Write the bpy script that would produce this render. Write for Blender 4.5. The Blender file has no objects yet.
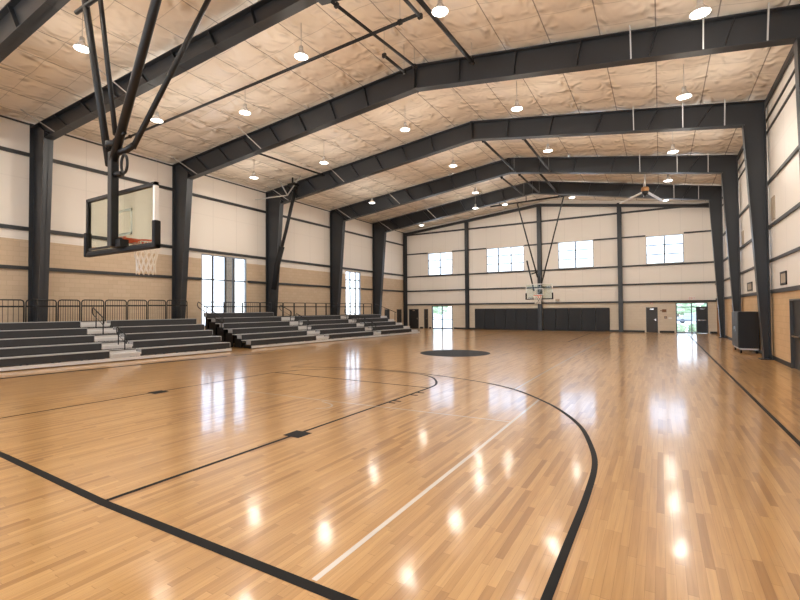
import bpy, bmesh, math, random
from mathutils import Vector, Matrix
random.seed(7)
K = 1.15                      # plan units -> metres
SC = bpy.context.scene
COL = SC.collection

# ------------------------------------------------------------------ materials
def nodes_of(name):
    m = bpy.data.materials.new(name); m.use_nodes = True
    nt = m.node_tree; b = nt.nodes['Principled BSDF']
    return m, nt, b
def N(nt, typ, **kw):
    n = nt.nodes.new(typ)
    for k, v in kw.items():
        if k.startswith('i_'): n.inputs[k[2:].replace('_', ' ')].default_value = v
        else: setattr(n, k, v)
    return n
def math_n(nt, op, a, b=None, c=None):
    n = nt.nodes.new('ShaderNodeMath'); n.operation = op
    for i, v in enumerate((a, b, c)):
        if v is None: continue
        if isinstance(v, (int, float)): n.inputs[i].default_value = v
        else: nt.links.new(v, n.inputs[i])
    return n.outputs[0]
def plain(name, col, rough=.5, metal=0., spec=.5, var=.12, scale=3., bump=0., coat=0.):
    m, nt, b = nodes_of(name)
    tc = N(nt, 'ShaderNodeTexCoord'); nz = N(nt, 'ShaderNodeTexNoise')
    nz.inputs['Scale'].default_value = scale; nz.inputs['Detail'].default_value = 4
    nt.links.new(tc.outputs['Object'], nz.inputs['Vector'])
    mx = N(nt, 'ShaderNodeMix', data_type='RGBA')
    mx.inputs['A'].default_value = (*[c*(1-var) for c in col], 1)
    mx.inputs['B'].default_value = (*[min(1, c*(1+var)) for c in col], 1)
    nt.links.new(nz.outputs['Fac'], mx.inputs['Factor'])
    nt.links.new(mx.outputs['Result'], b.inputs['Base Color'])
    b.inputs['Roughness'].default_value = rough; b.inputs['Metallic'].default_value = metal
    b.inputs['Specular IOR Level'].default_value = spec; b.inputs['Coat Weight'].default_value = coat
    if bump:
        bp = N(nt, 'ShaderNodeBump'); bp.inputs['Strength'].default_value = bump
        nt.links.new(nz.outputs['Fac'], bp.inputs['Height']); nt.links.new(bp.outputs['Normal'], b.inputs['Normal'])
    return m
def emit(name, col, s):
    m, nt, b = nodes_of(name)
    b.inputs['Base Color'].default_value = (*col, 1)
    b.inputs['Emission Color'].default_value = (*col, 1); b.inputs['Emission Strength'].default_value = s
    return m
def glass(name, tint, gloss=.06):
    m = bpy.data.materials.new(name); m.use_nodes = True; nt = m.node_tree
    nt.nodes.remove(nt.nodes['Principled BSDF']); out = nt.nodes['Material Output']
    t = N(nt, 'ShaderNodeBsdfTransparent'); t.inputs['Color'].default_value = (*tint, 1)
    g = N(nt, 'ShaderNodeBsdfGlossy'); g.inputs['Roughness'].default_value = .03
    lw = N(nt, 'ShaderNodeLayerWeight'); lw.inputs['Blend'].default_value = .5
    fac = math_n(nt, 'ADD', math_n(nt, 'MULTIPLY', math_n(nt, 'POWER', lw.outputs['Facing'], 4.0), .35), gloss*.5)
    mx = N(nt, 'ShaderNodeMixShader')
    nt.links.new(fac, mx.inputs[0]); nt.links.new(t.outputs[0], mx.inputs[1]); nt.links.new(g.outputs[0], mx.inputs[2])
    nt.links.new(mx.outputs[0], out.inputs['Surface'])
    return m

def floor_mat():
    m, nt, b = nodes_of('maple_floor')
    tc = N(nt, 'ShaderNodeTexCoord'); sp = N(nt, 'ShaderNodeSeparateXYZ')
    nt.links.new(tc.outputs['Object'], sp.inputs[0])
    W, L = .066, 1.05
    xs = math_n(nt, 'DIVIDE', sp.outputs['X'], W)
    row = math_n(nt, 'FLOOR', xs)
    wn = N(nt, 'ShaderNodeTexWhiteNoise', noise_dimensions='1D'); nt.links.new(row, wn.inputs['W'])
    off = math_n(nt, 'MULTIPLY', wn.outputs['Value'], 7.3)
    ys = math_n(nt, 'ADD', math_n(nt, 'DIVIDE', sp.outputs['Y'], L), off)
    pl = math_n(nt, 'FLOOR', ys)
    cv = N(nt, 'ShaderNodeCombineXYZ'); nt.links.new(row, cv.inputs[0]); nt.links.new(pl, cv.inputs[1])
    w2 = N(nt, 'ShaderNodeTexWhiteNoise', noise_dimensions='2D'); nt.links.new(cv.outputs[0], w2.inputs['Vector'])
    ramp = N(nt, 'ShaderNodeValToRGB'); e = ramp.color_ramp.elements
    e[0].position = 0; e[0].color = (.385, .190, .058, 1)
    e[1].position = 1; e[1].color = (.625, .365, .140, 1)
    x = ramp.color_ramp.elements.new(.25); x.color = (.520, .285, .096, 1)
    x = ramp.color_ramp.elements.new(.7); x.color = (.575, .325, .115, 1)
    nt.links.new(w2.outputs['Value'], ramp.inputs[0])
    # grain, stretched along the boards
    mp = N(nt, 'ShaderNodeMapping'); mp.inputs['Scale'].default_value = (38, 1.6, 1)
    nt.links.new(tc.outputs['Object'], mp.inputs[0])
    gr = N(nt, 'ShaderNodeTexNoise'); gr.inputs['Scale'].default_value = 1; gr.inputs['Detail'].default_value = 5; gr.inputs['Distortion'].default_value = .6
    nt.links.new(mp.outputs[0], gr.inputs['Vector'])
    mg = N(nt, 'ShaderNodeMix', data_type='RGBA', blend_type='MULTIPLY'); mg.inputs['Factor'].default_value = .32
    gr_r = N(nt, 'ShaderNodeValToRGB'); gr_r.color_ramp.elements[0].position = .3; gr_r.color_ramp.elements[0].color = (.5, .42, .34, 1)
    gr_r.color_ramp.elements[1].position = .62
    nt.links.new(gr.outputs['Fac'], gr_r.inputs[0])
    nt.links.new(ramp.outputs[0], mg.inputs['A']); nt.links.new(gr_r.outputs[0], mg.inputs['B'])
    # seams
    fx = math_n(nt, 'FRACT', xs); fy = math_n(nt, 'FRACT', ys)
    sx = math_n(nt, 'LESS_THAN', fx, .035); sy = math_n(nt, 'LESS_THAN', fy, .004)
    seam = math_n(nt, 'MAXIMUM', sx, sy)
    ms = N(nt, 'ShaderNodeMix', data_type='RGBA', blend_type='MULTIPLY')
    ms.inputs['B'].default_value = (.55, .45, .38, 1)
    nt.links.new(math_n(nt, 'MULTIPLY', seam, .75), ms.inputs['Factor']); nt.links.new(mg.outputs['Result'], ms.inputs['A'])
    nt.links.new(ms.outputs['Result'], b.inputs['Base Color'])
    b.inputs['Roughness'].default_value = .34
    b.inputs['Specular IOR Level'].default_value = .42
    b.inputs['Coat Weight'].default_value = .8; b.inputs['Coat Roughness'].default_value = .115; b.inputs['Coat IOR'].default_value = 1.5
    # slight unevenness of the finish
    n2 = N(nt, 'ShaderNodeTexNoise'); n2.inputs['Scale'].default_value = 2.2; n2.inputs['Detail'].default_value = 2
    nt.links.new(tc.outputs['Object'], n2.inputs['Vector'])
    bd = math_n(nt, 'ADD', math_n(nt, 'MULTIPLY', n2.outputs['Fac'], .010), math_n(nt, 'MULTIPLY', w2.outputs['Value'], .0006))
    bp = N(nt, 'ShaderNodeBump'); bp.inputs['Strength'].default_value = .35; bp.inputs['Distance'].default_value = 1.0
    nt.links.new(bd, bp.inputs['Height'])
    nt.links.new(bp.outputs['Normal'], b.inputs['Coat Normal'])
    return m

def insulation_mat(name, col, ax, step, seam_dark=.8, bump=.5, rough=.36, cross=1.5, crinkle=False):
    """vinyl-faced insulation: seams every `step` along axis ax, wrinkles as bump"""
    m, nt, b = nodes_of(name)
    tc = N(nt, 'ShaderNodeTexCoord'); sp = N(nt, 'ShaderNodeSeparateXYZ'); nt.links.new(tc.outputs['Object'], sp.inputs[0])
    f = math_n(nt, 'FRACT', math_n(nt, 'DIVIDE', sp.outputs[ax], step))
    s1 = math_n(nt, 'LESS_THAN', f, .024)
    f2 = math_n(nt, 'FRACT', math_n(nt, 'DIVIDE', sp.outputs['Y' if ax == 'X' and crinkle else 'Z'], cross))
    s2 = math_n(nt, 'MULTIPLY', math_n(nt, 'LESS_THAN', f2, .02), .5)
    seam = math_n(nt, 'MAXIMUM', s1, s2)
    mp = N(nt, 'ShaderNodeMapping'); mp.inputs['Scale'].default_value = (1.5, 1.0, 1.0)
    nt.links.new(tc.outputs['Object'], mp.inputs[0])
    nz = N(nt, 'ShaderNodeTexNoise', noise_type='RIDGED_MULTIFRACTAL'); nz.inputs['Scale'].default_value = 1.9; nz.inputs['Detail'].default_value = 3; nz.inputs['Distortion'].default_value = .3
    nt.links.new(mp.outputs[0], nz.inputs['Vector'])
    mx = N(nt, 'ShaderNodeMix', data_type='RGBA')
    mx.inputs['A'].default_value = (*col, 1); mx.inputs['B'].default_value = (*[c*(1-seam_dark) for c in col], 1)
    nt.links.new(seam, mx.inputs['Factor']); nt.links.new(mx.outputs['Result'], b.inputs['Base Color'])
    b.inputs['Roughness'].default_value = rough; b.inputs['Specular IOR Level'].default_value = .9 if crinkle else .4
    h = nz.outputs['Fac']
    if crinkle:
        near = math_n(nt, 'POWER', math_n(nt, 'ABSOLUTE', math_n(nt, 'COSINE', math_n(nt, 'MULTIPLY', sp.outputs[ax], math.pi/step))), 3.0)
        h = math_n(nt, 'MULTIPLY', h, math_n(nt, 'ADD', math_n(nt, 'MULTIPLY', near, .9), .28))
    bp = N(nt, 'ShaderNodeBump'); bp.inputs['Strength'].default_value = bump; bp.inputs['Distance'].default_value = .19 if crinkle else .10
    nt.links.new(h, bp.inputs['Height']); nt.links.new(bp.outputs['Normal'], b.inputs['Normal'])
    return m

def block_mat(name, c1, c2, mortar, ax):
    m, nt, b = nodes_of(name)
    tc = N(nt, 'ShaderNodeTexCoord'); sp = N(nt, 'ShaderNodeSeparateXYZ'); nt.links.new(tc.outputs['Object'], sp.inputs[0])
    cb = N(nt, 'ShaderNodeCombineXYZ'); nt.links.new(sp.outputs[ax], cb.inputs[0]); nt.links.new(sp.outputs['Z'], cb.inputs[1])
    br = N(nt, 'ShaderNodeTexBrick')
    br.inputs['Color1'].default_value = (*c1, 1); br.inputs['Color2'].default_value = (*c2, 1); br.inputs['Mortar'].default_value = (*mortar, 1)
    br.inputs['Scale'].default_value = 1; br.inputs['Brick Width'].default_value = .42; br.inputs['Row Height'].default_value = .21; br.inputs['Mortar Size'].default_value = .008
    nt.links.new(cb.outputs[0], br.inputs['Vector']); nt.links.new(br.outputs['Color'], b.inputs['Base Color'])
    b.inputs['Roughness'].default_value = .7
    return m

M = {}
M['floor'] = floor_mat()
M['ceiling'] = insulation_mat('ceiling_insulation', (.86, .79, .69), 'X', 1.55, .55, 1.0, .22, 1.15, True)
M['wall_ins_x'] = insulation_mat('wall_insulation_long', (.80, .75, .69), 'Y', 1.75, .10, .06, .42, 2.6)
M['wall_ins_y'] = insulation_mat('wall_insulation_end', (.80, .75, .69), 'X', 1.45, .10, .05, .45, 2.6)
M['block_long'] = block_mat('tan_block_long', (.56, .43, .30), (.60, .47, .335), (.50, .385, .27), 'Y')
M['block_tan'] = block_mat('warm_tan_block', (.56, .37, .20), (.60, .405, .225), (.49, .325, .18), 'Y')
M['block_end'] = block_mat('tan_block_end', (.64, .56, .45), (.67, .59, .48), (.58, .50, .40), 'X')
M['steel'] = plain('charcoal_steel', (.024, .027, .032), .38, 0, .5, .15, 1.2)
M['girt'] = plain('dark_girt_steel', (.033, .034, .036), .5)
M['black'] = plain('black_powder_coat', (.009, .009, .010), .4, 0, .4)
M['pipe'] = plain('black_pipe', (.009, .009, .010), .4, 0, .35)
M['rubber'] = plain('black_rubber', (.007, .007, .008), .65, 0, .3)
M['pad'] = plain('dark_vinyl_pad', (.014, .016, .020), .55, 0, .45, .1, 2)
M['line'] = plain('black_floor_paint', (.009, .008, .008), .6, 0, .15, .1, 8)
M['white_line'] = plain('white_floor_paint', (.74, .68, .60), .25, 0, .5, .05, 8, 0, .5)
M['alu'] = plain('aluminium_tread', (.62, .62, .62), .42, .3, .5, .08, 5)
M['alu_edge'] = plain('aluminium_edge', (.62, .61, .60), .4, .4)
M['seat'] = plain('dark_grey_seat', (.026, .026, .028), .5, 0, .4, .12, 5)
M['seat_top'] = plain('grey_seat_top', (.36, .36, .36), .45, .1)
M['galv'] = plain('galvanised_rod', (.50, .49, .47), .4, .6)
M['white'] = plain('white_enamel', (.80, .79, .77), .35)
M['reflector'] = plain('lamp_reflector', (.75, .75, .74), .25, .5)
M['lens'] = emit('lamp_lens', (1, .95, .88), 5)
M['board_glass'] = glass('backboard_glass', (.86, .88, .82), .055)
M['window_glass'] = glass('window_glass', (.93, .96, .98), .08)
M['orange'] = plain('orange_rim', (.75, .12, .04), .4)
M['net'] = plain('white_net', (.82, .78, .72), .8)
M['wood'] = plain('brown_wood', (.30, .15, .06), .5, 0, .4, .3, 6)
M['door'] = plain('dark_brown_door', (.045, .038, .034), .45)
M['door_black'] = plain('black_door', (.020, .020, .022), .35)
M['frame'] = plain('dark_window_frame', (.055, .058, .062), .4)
M['grey_frame'] = plain('grey_window_frame', (.30, .33, .36), .4, .3)
M['chrome'] = plain('chrome', (.62, .61, .60), .2, 1)
M['tan_box'] = plain('tan_fixture', (.42, .35, .27), .6)
M['brown_box'] = plain('brown_fixture', (.20, .10, .05), .6)
M['red'] = plain('red_sign', (.75, .22, .17), .5)
M['stone'] = plain('mottled_stone', (.62, .53, .44), .85, 0, .3, .5, 9)
M['concrete'] = plain('pale_concrete', (.80, .79, .77), .9)
M['leaf'] = plain('green_foliage', (.34, .43, .27), .8, 0, .3, .5, 3)
M['bark'] = plain('bark', (.12, .08, .05), .9)
M['car'] = plain('blue_grey_car_paint', (.34, .38, .44), .25, .3, .5, .05, 2, 0, .6)
M['tyre'] = plain('tyre', (.02, .02, .02), .8)
M['baseboard'] = plain('black_baseboard', (.022, .021, .021), .5)

# ------------------------------------------------------------------ mesh builder
class MB:
    def __init__(s): s.bm = bmesh.new(); s.mi = 0
    def v(s, p): return s.bm.verts.new(Vector(p))
    def face(s, vs):
        try:
            f = s.bm.faces.new(vs); f.material_index = s.mi; return f
        except ValueError: return None
    def hexa(s, P):
        """8 corners: 0-3 bottom loop, 4-7 top loop"""
        v = [s.v(p) for p in P]
        for q in ((3,2,1,0),(4,5,6,7),(0,1,5,4),(1,2,6,5),(2,3,7,6),(3,0,4,7)): s.face([v[i] for i in q])
        return s
    def box(s, x0, x1, y0, y1, z0, z1):
        return s.hexa([(x0,y0,z0),(x1,y0,z0),(x1,y1,z0),(x0,y1,z0),(x0,y0,z1),(x1,y0,z1),(x1,y1,z1),(x0,y1,z1)])
    def obox(s, c, u, w, ux, wy, z0, z1):
        """box with half extents ux along u and wy along w (plan vectors)"""
        c = Vector((c[0], c[1])); u = Vector(u); w = Vector(w)
        P = [c-u*ux-w*wy, c+u*ux-w*wy, c+u*ux+w*wy, c-u*ux+w*wy]
        return s.hexa([(p.x,p.y,z0) for p in P]+[(p.x,p.y,z1) for p in P])
    def bar(s, a, b, w, h, up=(0,0,1)):
        a = Vector(a); b = Vector(b); d = (b-a).normalized(); up = Vector(up)
        r = d.cross(up)
        if r.length < 1e-4: r = d.cross(Vector((1,0,0)))
        r.normalize(); u = r.cross(d).normalized()
        r *= w/2; u *= h/2
        return s.hexa([a-r-u, a+r-u, b+r-u, b-r-u, a-r+u, a+r+u, b+r+u, b-r+u])
    def tube(s, pts, r, n=10, closed=False, cap=True):
        pts = [Vector(p) for p in pts]; rings = []; m = len(pts)
        ref = None
        for i, p in enumerate(pts):
            if closed: d = (pts[(i+1) % m]-pts[i-1]).normalized()
            else: d = (pts[min(i+1, m-1)]-pts[max(i-1, 0)]).normalized()
            if ref is None:
                ref = Vector((0,0,1)) if abs(d.z) < .9 else Vector((1,0,0))
            a = d.cross(ref).normalized(); ref2 = a.cross(d).normalized(); ref = ref2
            rr = r[i] if isinstance(r, (list, tuple)) else r
            rings.append([s.v(p+a*math.cos(t)*rr+ref2*math.sin(t)*rr) for t in [2*math.pi*k/n for k in range(n)]])
        for i in range(m if closed else m-1):
            A, B = rings[i], rings[(i+1) % m]
            for k in range(n):
                f = s.face([A[k], A[(k+1) % n], B[(k+1) % n], B[k]])
                if f: f.smooth = True
        if cap and not closed:
            s.face(rings[0][::-1]); s.face(rings[-1])
        return s
    def lathe(s, prof, c, n=20, cap0=False, cap1=False):
        c = Vector(c); rings = [[s.v(c+Vector((r*math.cos(2*math.pi*k/n), r*math.sin(2*math.pi*k/n), z))) for k in range(n)] for r, z in prof]
        for A, B in zip(rings, rings[1:]):
            for k in range(n):
                f = s.face([A[k], A[(k+1) % n], B[(k+1) % n], B[k]])
                if f: f.smooth = True
        if cap0: s.face(rings[0][::-1])
        if cap1: s.face(rings[-1])
        return s
    def disc(s, c, r, z, n=64):
        s.face([s.v((c[0]+r*math.cos(2*math.pi*k/n), c[1]+r*math.sin(2*math.pi*k/n), z)) for k in range(n)])
        return s
    def ribbon(s, pts, w, z, t=.0015):
        """flat painted line along plan points"""
        P = [Vector((p[0], p[1], 0)) for p in pts]; L = []
        for i, p in enumerate(P):
            d = (P[min(i+1, len(P)-1)]-P[max(i-1, 0)]).normalized(); nrm = Vector((-d.y, d.x, 0))*w/2
            L.append((s.v(p+nrm+Vector((0,0,z))), s.v(p-nrm+Vector((0,0,z)))))
        for (a, b), (c, d) in zip(L, L[1:]): s.face([b, d, c, a])
        return s

def children_root(o):
    v = Vector((0,0,0))
    while o is not None: v += o.location; o = o.parent
    return v
def build(name, mb, mats, parent=None, origin=None, bevel=0.):
    """link the shapes (plan units, world coordinates) as ONE object"""
    bm = mb.bm
    bmesh.ops.recalc_face_normals(bm, faces=bm.faces)
    bmesh.ops.scale(bm, vec=(K,K,K), verts=bm.verts)
    if parent is not None: org = children_root(parent)
    elif origin is not None: org = Vector(origin)*K
    else:
        xs = [v.co for v in bm.verts]
        org = Vector(((min(v.x for v in xs)+max(v.x for v in xs))/2, (min(v.y for v in xs)+max(v.y for v in xs))/2, min(v.z for v in xs)))
    bmesh.ops.translate(bm, vec=-org, verts=bm.verts)
    me = bpy.data.meshes.new(name); bm.to_mesh(me); bm.free()
    for m in (mats if isinstance(mats, (list, tuple)) else [mats]): me.materials.append(m)
    o = bpy.data.objects.new(name, me); COL.objects.link(o)
    if parent is not None: o.parent = parent
    else: o.location = org
    if bevel:
        md = o.modifiers.new('bevel', 'BEVEL'); md.width = bevel*K; md.segments = 2; md.limit_method = 'ANGLE'
    return o
def tag(o, label, cat, group=None):
    o['label'] = label; o['category'] = cat
    if group: o['group'] = group
    return o
def thing(name, loc, label=None, cat=None, group=None):
    o = bpy.data.objects.new(name, None); COL.objects.link(o); o.location = Vector(loc)*K
    o.empty_display_size = .2
    if label: tag(o, label, cat, group)
    return o
def struct(o, label=None, cat=None):
    o['kind'] = 'structure'
    if label: o['label'] = label
    if cat: o['category'] = cat
    return o
def copy_tree(o, parent=None, loc=None):
    c = o.copy(); COL.objects.link(c)
    if parent is not None: c.parent = parent
    if loc is not None: c.location = Vector(loc)*K
    for ch in list(o.children): copy_tree(ch, c)
    return c
def catmull(P, n=8):
    out = []
    P = [Vector(p) for p in P]
    for i in range(len(P)-1):
        p0, p1, p2, p3 = P[max(i-1,0)], P[i], P[i+1], P[min(i+2,len(P)-1)]
        for k in range(n):
            t = k/n
            out.append(.5*((2*p1)+(p2-p0)*t+(2*p0-5*p1+4*p2-p3)*t*t+(3*p1-p0-3*p2+p3)*t**3))
    out.append(P[-1]); return out

# ------------------------------------------------------------------ hall dimensions (plan units)
XL, XR, YB, YF = -20.62, 3.20, 35.76, -7.0
RX, ZE_L, ZR, ZE_R = -7.16, 8.98, 10.22, 8.68
def zc(x):
    if x < RX: return ZE_L+(ZR-ZE_L)*(x-XL)/(RX-XL)
    return ZR-(ZR-ZE_R)*(x-RX)/(XR-RX)

# ---- floor and its painted lines
fl = struct(build('floor', MB().box(XL-.3, XR+.3, YF-.3, YB+.3, -.12, 0), M['floor'], origin=(0,0,0)),
            'glossy honey maple strip floor of the gymnasium with black and white court lines', 'floor')
def mark(name, pts, w, mat='line', label=None, z=.002):
    o = build(name, MB().ribbon(pts, w, z), M[mat], fl)
    if label: o['label'] = label
    return o
mark('baseline_marking', [(-13, 2.19), (-6.9, 2.2), (-4.4, 2.12), (-1.2, 2.15), (2.5, 2.15)], .085, label='thick black baseline across the lower left corner')
mark('lane_line_marking', [(-4.443, 2.16), (-4.45, 8.75)], .055, label='black lane line running from the baseline to the free throw line')
mark('lane_line_marking', [(-9.40, 2.16), (-9.40, 8.9)], .05, label='far black lane line nearer the bleachers')
mark('free_throw_line_marking', [(-9.43, 8.93), (-4.42, 8.78)], .055, label='black free throw line')
mark('free_throw_arc_marking', catmull([(-4.45,8.72),(-4.5,9.2),(-4.73,9.71),(-5.1,10.2),(-5.62,10.52),(-6.4,10.6),(-7.2,10.58),(-8.2,10.3),(-9.0,9.7),(-9.4,8.93)]), .055, label='black arc around the free throw line')
arc = [(-.62,2.16),(-.62,3.4),(-.62,4.45),(-.66,5.37),(-.80,6.12),(-1.06,7.02),(-1.5,7.92),(-1.98,8.62),(-2.68,9.42),(-3.55,10.0),(-5.06,10.52),(-6.3,10.75),(-7.6,10.72),(-8.9,10.4),(-9.8,10.0)]
mark('three_point_line_marking', catmull(arc), .062, label='black three point line sweeping to the lower right', z=.0032)
mark('sideline_marking', [(1.497, 1.0), (1.497, 33.6)], .06, label='black sideline beside the right wall')
mark('sideline_marking', [(-15.25, 2.6), (-14.95, 5.2), (-14.75, 7.8), (-14.33, 11.2)], .20, label='black sideline in front of the near bleacher')
mark('sideline_marking', [(-14.33, 11.55), (-13.9, 12.5)], .14, label='short black dash past the near bleacher')
mark('white_line_marking', [(-1.96, 2.2), (-1.98, 5), (-2.03, 8.7)], .045, 'white_line', 'long white line crossing the near floor')
mark('white_line_marking', [(-2.74, 9.4), (-2.76, 13), (-2.7, 31)], .05, 'white_line', 'white line running on to the far wall')
mark('white_line_marking', [(-7.8, 6.58), (-5.5, 6.62), (-3.97, 6.69), (-2.03, 6.75)], .035, 'white_line', 'thin white cross line')
mark('white_line_marking', catmull([(-5.6,6.52),(-5.3,6.42),(-5.16,6.28),(-5.16,6.12),(-5.3,6.0)], 5), .03, 'white_line', 'small white hook on the floor')
mark('far_lane_line_marking', [(-4.15, 24.2), (-4.2, 33.2)], .06)
mark('far_lane_line_marking', [(-9.9, 24.2), (-9.9, 33.2)], .06)
mark('far_free_throw_line_marking', [(-9.9, 24.2), (-4.15, 24.2)], .06)
mark('far_baseline_marking', [(-14.5, 33.2), (1.5, 33.2)], .06)
mark('cross_line_marking', [(-14, 17.6), (1.5, 17.6)], .03, 'white_line')
for x0, x1, y0, y1 in ((-4.58, -4.28, 4.5, 4.78), (-9.50, -9.2, 5.4, 5.72), (-4.42, -4.28, 7.02, 7.08), (-4.42, -4.26, 7.20, 7.26), (-4.42, -4.26, 7.86, 7.93), (-4.42, -4.26, 8.15, 8.22)):
    build('lane_block_marking', MB().ribbon([((x0+x1)/2, y0), ((x0+x1)/2, y1)], x1-x0, .0042), M['line'], fl)
ce = build('center_disc_marking', MB().disc((-7.05, 16.2), 1.38, .004), M['line'], fl); ce['label'] = 'solid black disc painted at half court'

# ---- ceiling: quilted insulation sagging between purlins
def ceiling_mesh():
    mb = MB(); nx, ny = 190, 300
    g = []
    for i in range(nx+1):
        x = XL-.1+(XR-XL+.2)*i/nx; col = []
        for j in range(ny+1):
            y = YF-.1+(YB-YF+.2)*j/ny
            X, Y = x*K, y*K
            a = abs(math.sin(math.pi*X/1.55)); b = abs(math.sin(math.pi*Y/1.15))
            sag = .085*(a**.6)*(.35+.65*b**.6)+.012*math.sin(3.1*X+1.7*Y)*a
            col.append(mb.v((x, y, zc(x)+.10-sag)))
        g.append(col)
    for i in range(nx):
        for j in range(ny):
            f = mb.face([g[i][j], g[i][j+1], g[i+1][j+1], g[i+1][j]]); f.smooth = True
    return mb
struct(build('ceiling', ceiling_mesh(), M['ceiling'], origin=(0,0,0)), 'pale quilted insulation ceiling with creases and seams', 'ceiling')
rf = MB()
for a, b in ((XL-.4, RX), (RX, XR+.4)):
    rf.hexa([(a,YF-.4,zc(max(min(a,XR),XL))+.14),(b,YF-.4,zc(max(min(b,XR),XL))+.14),(b,YB+.4,zc(max(min(b,XR),XL))+.14),(a,YB+.4,zc(max(min(a,XR),XL))+.14),
             (a,YF-.4,zc(max(min(a,XR),XL))+.3),(b,YF-.4,zc(max(min(b,XR),XL))+.3),(b,YB+.4,zc(max(min(b,XR),XL))+.3),(a,YB+.4,zc(max(min(a,XR),XL))+.3)])
struct(build('roof', rf, M['steel'], origin=(0,0,0)))

# ---- walls with openings
T = .22
def wall_cells(mb, breaks_a, breaks_z, holes, make, zsplit, ztop):
    A = sorted(set(breaks_a)); Z = sorted(set(breaks_z))
    for a0, a1 in zip(A, A[1:]):
        for z0, z1 in zip(Z, Z[1:]):
            ca, cz = (a0+a1)/2, (z0+z1)/2
            if any(h[0] < ca < h[1] and h[2] < cz < h[3] for h in holes): continue
            mb.mi = 0 if cz > zsplit else 1
            make(a0, a1, z0, ztop if z1 == Z[-1] else z1)
def long_wall(name, x_in, sgn, holes, zsplit, mats, label):
    mb = MB()
    A = [YF, YB+.02]+[h[0] for h in holes]+[h[1] for h in holes]
    ztop = (ZE_L if sgn < 0 else ZE_R)+.12
    Zs = [0, zsplit, 8.5]+[h[2] for h in holes]+[h[3] for h in holes]
    wall_cells(mb, A, Zs, holes, lambda a0, a1, z0, z1: mb.box(min(x_in, x_in+sgn*T), max(x_in, x_in+sgn*T), a0, a1, z0, z1), zsplit, ztop)
    return struct(build(name, mb, mats, origin=(0,0,0)), label, 'wall')
def end_wall(name, y_in, sgn, holes, zsplit, mats, label):
    mb = MB()
    A = [XL-T, XR+T, RX]+[h[0] for h in holes]+[h[1] for h in holes]
    Zs = [0, zsplit, 8.5]+[h[2] for h in holes]+[h[3] for h in holes]
    wall_cells(mb, A, Zs, holes, lambda a0, a1, z0, z1: mb.box(a0, a1, min(y_in, y_in+sgn*T), max(y_in, y_in+sgn*T), z0, z1), zsplit, 8.5)
    mb.mi = 0
    y0, y1 = min(y_in, y_in+sgn*T), max(y_in, y_in+sgn*T)
    for a, b in ((XL-T, RX), (RX, XR+T)):
        za, zb = zc(max(min(a, XR), XL))+.12, zc(max(min(b, XR), XL))+.12
        mb.hexa([(a,y0,8.5),(b,y0,8.5),(b,y1,8.5),(a,y1,8.5),(a,y0,za),(b,y0,zb),(b,y1,zb),(a,y1,za)])
    return struct(build(name, mb, mats, origin=(0,0,0)), label, 'wall')

LW = [(14.54, 17.46, .9, 4.74), (26.8, 28.75, .9, 4.72)]
LD = [(32.29, 33.05, 0, 1.75), (34.35, 35.15, 0, 1.75)]
BW = [(-18.11, -15.72, 4.80, 6.80), (-12.58, -9.42, 4.80, 6.82), (-6.78, -4.25, 4.82, 6.86), (-.81, 1.44, 4.82, 6.78)]
BD = [(.91, 2.72, 0, 2.06), (-17.75, -15.74, 0, 2.03), (-20.12, -19.12, 0, 1.77), (-18.55, -18.15, 0, 1.76), (-.88, -.17, 0, 1.77)]
RD = [(14.5, 16.5, 0, 1.96), (27.1, 28.3, 0, 1.88), (34.3, 35.3, 0, 1.76)]
long_wall('wall_left', XL, -1, LW+LD, 4.48, [M['wall_ins_x'], M['block_long']], 'long left wall of cream insulation above tan block behind the bleachers')
long_wall('wall_right', XR, 1, RD, 2.2, [M['wall_ins_x'], M['block_tan']], 'right wall of white insulation above warm tan block')
end_wall('wall_back', YB, 1, BW+BD, 2.12, [M['wall_ins_y'], M['block_end']], 'far end wall of cream panels with four high windows')
FW = [(-19.5+4.6*k, -15.6+4.6*k, 1.0, 7.2) for k in range(5)]  # openings for the added fill windows, out of view
end_wall('wall_front', YF, -1, FW, 2.12, [M['wall_ins_y'], M['block_end']], 'end wall behind the camera')

# ---- baseboards
def baseboard(name, segs, axis, at, sgn):
    mb = MB()
    for a0, a1 in segs:
        if axis == 'X': mb.box(min(at, at+sgn*.02), max(at, at+sgn*.02), a0, a1, 0, .13)
        else: mb.box(a0, a1, min(at, at+sgn*.02), max(at, at+sgn*.02), 0, .13)
    struct(build(name, mb, M['baseboard'], origin=(0,0,0)))
baseboard('baseboard_right', [(YF, 14.4), (16.6, 27.0), (28.4, 34.2), (35.4, YB)], 'X', XR, -1)
baseboard('baseboard_back', [(XL, -20.22), (-19.02, -18.65), (-18.05, -17.85), (-15.64, -.98), (-.07, .81), (2.82, XR)], 'Y', YB, -1)
baseboard('baseboard_left', [(YF, 32.2), (33.15, 34.25), (35.25, YB)], 'X', XL, 1)

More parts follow.
